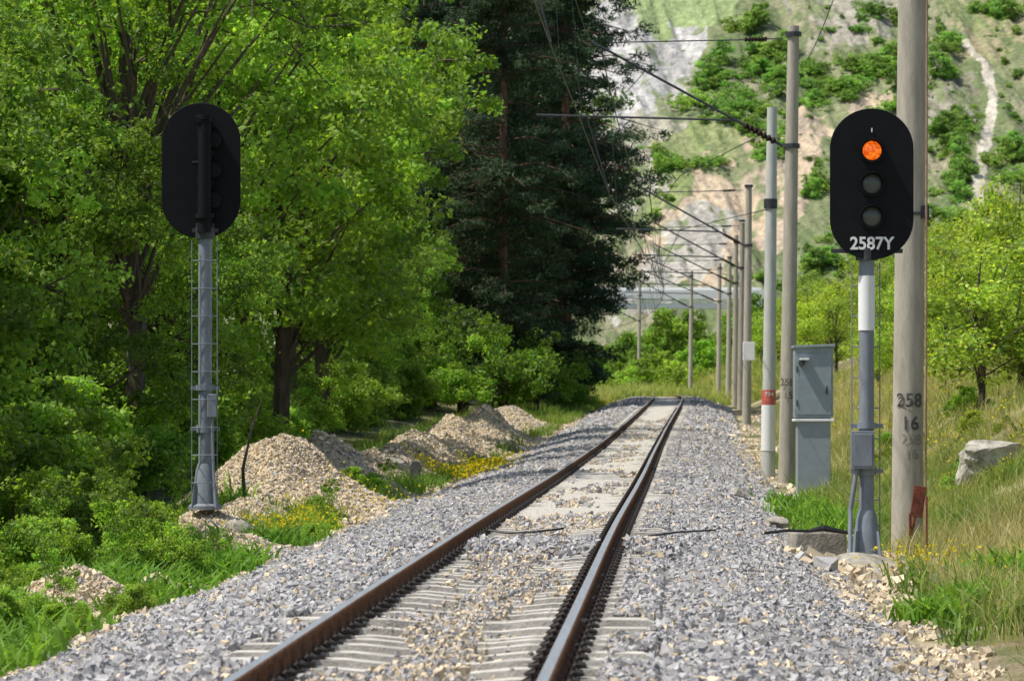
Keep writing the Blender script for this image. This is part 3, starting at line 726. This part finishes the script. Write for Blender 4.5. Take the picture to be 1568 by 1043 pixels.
for k in range(13):
    t=k/12;pts.append((fp[0][0]*(1-t)+fp[1][0]*t,49+37*t,fp[0][2]*(1-t)+fp[1][2]*t-.9*4*t*(1-t)))
wz.tube(pts,.01,M_wire,n=5,cap=False)
wz.obj("overhead_wires")

# ================================================================== CABINET
d=78.;cx=WX(1245,d);zb=float(gz(cx,d))
e=empty("relay_cabinet",(cx,d,zb));top=WZ(531,d)-zb;spl=WZ(640,d)-zb
m=MB();m.box((0,0,(spl-.1)/2+0),(.66,.5,spl-.1+.3),M_cab);m.box((0,0,spl-.045),(.80,.6,.05),M_white);m.obj("lower_box",e,bevel=.012)
m=MB();m.box((0,0,(top+spl)/2),(.76,.56,top-spl-.02),M_cab);m.box((0.0,-.286,(top+spl)/2-.03),(.68,.012,top-spl-.2),M_cab)
R=Matrix.Rotation(math.radians(-2),3,'Y')
m.box((0,-.02,top+.01),(.83,.66,.05),M_cab,rot=R);m.obj("upper_box",e,bevel=.012)
m=MB();m.tube([(-.25,-.29,top-.33),(-.25,-.42,top-.31)],[.06,.07],M_galv,n=12);m.box((-.2,-.36,top-.25),(.18,.16,.04),M_white);m.box((.25,-.3,spl+.55),(.03,.02,.16),M_galv)
m.box((-.34,-.297,spl+.3),(.02,.02,.12),M_galv);m.box((-.34,-.297,top-.45),(.02,.02,.12),M_galv)
m.obj("lamp_and_handle",e,bevel=.005)

# ================================================================== marker stone, boulders
m=MB();x,y=WX(636,77),77.;z=float(gz(x,y))
m.prism([(x-.11,z-.1),(x-.1,WZ(708,80)),(x-.06,WZ(702,80)),(x+.06,WZ(702,80)),(x+.1,WZ(708,80)),(x+.11,z-.1)][::-1],y-.08,y+.08,M_stonegrey);m.obj("kilometre_marker_stone",bevel=.01)
def boulder(u,v,d,sz,seed,mat=M_rock,**k): return rock("boulder",(WX(u,d),d,WZ(v,d)),sz,mat,seed,**k)
bb=boulder(1508,708,62,(1.3,.9,.8),31,cuts=22,k=.66,noise=.08);bb.rotation_euler=(0,math.radians(-24),0)
boulder(560,706,82,(.7,.8,.4),14,M_conc);boulder(600,712,83,(.6,.8,.35),15,M_conc);boulder(1190,800,54,(.4,.5,.2),16,M_conc)
boulder(1480,920,44,(.6,.5,.18),17,M_conc);boulder(1390,928,42,(.6,.5,.24),18,M_conc);boulder(1500,995,36,(.7,.5,.18),19,M_conc);boulder(1335,895,43.5,(.3,.3,.2),22,M_rock);boulder(1255,878,45,(.28,.3,.16),23,M_rock)
boulder(365,818,50,(.32,.4,.32),20,M_conc);boulder(1130,757,64,(.3,.4,.2),21,M_conc)
m=MB()
pts=[(float(CX(y))+o,y,-.02+.02*math.sin(o*7)) for o,y in((-.5,39.5),(-.3,39.4),(0,39.3),(.25,39.6))];m.tube(pts,.012,M_rubber,n=6)
m.tube([(float(CX(y))+o,y,z) for o,y,z in((1.05,40,-.1),(1.4,40.8,-.08),(1.8,42,-.1))],.012,M_rubber,n=6)
m.obj("cable_scraps")
m=MB();m.tube([(WX(375,60),60,-.4),(WX(372,60),60,.2),(WX(385,60),60,.8),(WX(402,60),60,1.3)],[.03,.025,.018,.006],M_bark,n=6)
m.tube([(WX(385,60),60,.8),(WX(380,60),60,1.1)],[.014,.005],M_bark,n=5);m.obj("dead_branch")

# ================================================================== GRASS
def blades(P,h,w,lean,cols):
    n=len(P);a=rng.uniform(0,6.283,n);b=rng.uniform(0,6.283,n)
    t=np.stack([np.cos(a),np.sin(a),0*a],-1)*(w/2)[:,None]
    l=np.stack([np.cos(b),np.sin(b),0*b],-1)*(h*lean)[:,None]
    up=np.array([0,0,1.])
    m=P+l*.3+up*(h*.55)[:,None];tip=P+l+up*(h*np.sqrt(np.maximum(.1,1-lean**2*.6)))[:,None]
    V=np.stack([P-t,P+t,m+t*.8,m-t*.8,tip+t*.08,tip-t*.08],1).reshape(-1,3)
    o=(np.arange(n)*6)[:,None]
    Fq=np.concatenate([o+np.array([0,1,2,3]),o+np.array([3,2,4,5])])
    return V,Fq,np.repeat(cols,6,0)
def grass_field(name,n,y0,y1,o0,o1,h0,h1,w0,w1,c1,c2,seed,thr=.0,pw=1.,per=14,spread=.12,lean=(.15,.8),var=1.):
    k=n//per
    y=y0+(y1-y0)*rng.random(k)**pw;o=rng.uniform(o0,o1,k);x=CX(y)+o
    q=fbm(x*.5+seed,y*.3,3,seed);q2=fbm(x*.35+seed*3,y*.15,3,seed+50);keep=(q>thr)&(mound_h(x,y)<.09);x=x[keep];y=y[keep];q=q[keep];q2=q2[keep]
    hh=np.repeat(rng.uniform(.5,1.3,len(x))*(.1+1.8*q*var),per)
    tcol=np.repeat(np.clip((q2-.3)*2.2+rng.normal(0,.2,len(x)),0,1),per)
    x=np.repeat(x,per)+rng.normal(0,spread,len(x)*per);y=np.repeat(y,per)+rng.normal(0,spread,len(y)*per)
    m=len(x);P=np.stack([x,y,gz(x,y)-.02],-1);t=np.clip(tcol*.8+rng.random(m)*.25,0,1)[:,None]
    c=(np.array(c1)*(1-t)+np.array(c2)*t)*rng.uniform(.6,1.3,(m,1))
    V,Fq,cc=blades(P,rng.uniform(h0,h1,m)*hh,rng.uniform(w0,w1,m),rng.uniform(*lean,m),c)
    return mk(name,V,Fq,[M_grass],cc)
g=(.12,.24,.04);yg=(.28,.33,.08);dr=(.54,.46,.26)
grass_field("grass",100000,20,75,4.1,9.5,.12,.42,.006,.014,(.22,.28,.07),dr,1,thr=.36)
grass_field("tall_grass",100000,75,190,4.6,16,.2,.6,.012,.025,(.23,.29,.08),dr,2,thr=.33)
grass_field("grass_verge",50000,50,110,3.9,6.5,.12,.32,.012,.03,g,yg,3,thr=.47)
grass_field("green_undergrowth",30000,24,75,3.7,9,.08,.35,.015,.04,(.10,.19,.04),yg,13,thr=.53,lean=(.4,1.1))
grass_field("broadleaf_weeds",40000,26,52,-6.8,-3.3,.1,.34,.02,.065,(.10,.235,.03),(.21,.35,.05),4,thr=.28,lean=(.4,1.1))
grass_field("grass_bank",50000,50,110,-7.,-3.7,.12,.36,.012,.03,g,(.22,.32,.05),5,thr=.25)
grass_field("grass_far",40000,110,240,-9,-3.7,.2,.45,.02,.04,g,yg,6,thr=.2)
grass_field("meadow",60000,240,410,-8,16,.3,.9,.03,.07,(.20,.30,.07),(.38,.38,.12),7,thr=.0)
def weed_patch(name,lst,c1,c2,n=420,w=(.03,.07),hh=(.25,.55)):
    Vs=[];Fs=[];Cs=[];o=0
    for (x,y,r) in lst:
        xx=x+rng.normal(0,r*.5,n);yv=y+rng.normal(0,r*.8,n);P=np.stack([xx,yv,gz(xx,yv)],-1)
        t=rng.random((n,1));c=(np.array(c1)*(1-t)+np.array(c2)*t)*rng.uniform(.7,1.3,(n,1))
        V,Fq,cc=blades(P,rng.uniform(*hh,n)*min(1.3,r+.4),rng.uniform(*w,n),rng.uniform(.3,1.1,n),c);Vs.append(V);Fs.append(Fq+o);Cs.append(cc);o+=len(V)
    return mk(name,np.concatenate(Vs),np.concatenate(Fs),[M_grass],np.concatenate(Cs))
weed_patch("leafy_weeds",[(WX(1240,60),60,.5),(WX(1270,58),58,.6),(WX(1290,56),56,.5),(WX(1220,66),66,.5),(WX(1250,52),52,.3),(WX(355,66),66.,.5),(WX(330,60),60.,.6),(WX(250,45),45.,.4),(WX(1500,37),37,.4),(WX(1425,35),35,.25),(WX(1540,42),42,.5)],(.10,.235,.03),(.22,.36,.05),w=(.02,.06),hh=(.18,.5))
fl=[];
def flw(u,v,d,ru,n):
    x=WX(u,d)+rng.normal(0,ru,n);y=d+rng.normal(0,ru*3.,n);fl.append(np.stack([x,y,gz(x,y)+rng.uniform(.08,.35,n)],-1))
flw(700,700,88,.5,600);flw(745,690,95,.4,300);flw(430,820,52.5,.3,260);flw(475,800,56,.25,160);flw(1420,880,43.5,.3,150);flw(1060,580,300,3,300);flw(1000,585,320,4,300);flw(900,600,230,1.0,150);flw(560,770,62,.5,80)
for i in range(14):
    y=rng.uniform(60,140);flw(784+F*(CX(y)+rng.uniform(6,11))/y,0,y,.8,60)
P=np.concatenate(fl);n=len(P)
V,Fq,lb=leaves(P,np.full(n,.02),3,.04,asp=.9,up=1.)
sc=np.repeat(np.clip(P[:,1]/70,.8,2.8),12)[:,None];Pc=np.repeat(P,12,0);V=Pc+(V-Pc)*sc
mk("yellow_wildflowers",V,Fq,[M_grass],np.tile(np.array([.62,.52,.02]),(len(V),1)))

# ================================================================== LIGHT / WORLD / CAMERA
el=math.radians(60);hd=Vector((-.96,-.25,0)).normalized()
s=Vector((hd.x*math.cos(el),hd.y*math.cos(el),math.sin(el)))
sl=bpy.data.lights.new("sun",'SUN');sl.energy=5.;sl.angle=math.radians(.5);sl.color=(1,.955,.87)
so=bpy.data.objects.new("sun",sl);COL.objects.link(so);so.rotation_euler=s.to_track_quat('Z','Y').to_euler();so.location=(-30,-20,60)
w=bpy.data.worlds.new("World");scene.world=w;w.use_nodes=True;N=w.node_tree.nodes;L=w.node_tree.links
sk=N.new("ShaderNodeTexSky");sk.sky_type='NISHITA';sk.sun_disc=False;sk.sun_elevation=el;sk.sun_rotation=math.atan2(hd.x,hd.y);sk.dust_density=2.
L.new(sk.outputs[0],N["Background"].inputs[0]);N["Background"].inputs[1].default_value=.14
cam=bpy.data.cameras.new("camera");co=bpy.data.objects.new("camera",cam);COL.objects.link(co)
co.location=(0,0,HC);co.rotation_euler=(math.radians(90),0,0)
cam.sensor_width=36;cam.lens=F/1568*36;cam.shift_y=(600-521.5)/1568;cam.clip_end=6000;cam.clip_start=.5
cam.dof.use_dof=True;cam.dof.focus_distance=47;cam.dof.aperture_fstop=6.3
scene.camera=co
scene.view_settings.view_transform='Standard';scene.view_settings.look='None';scene.view_settings.exposure=0
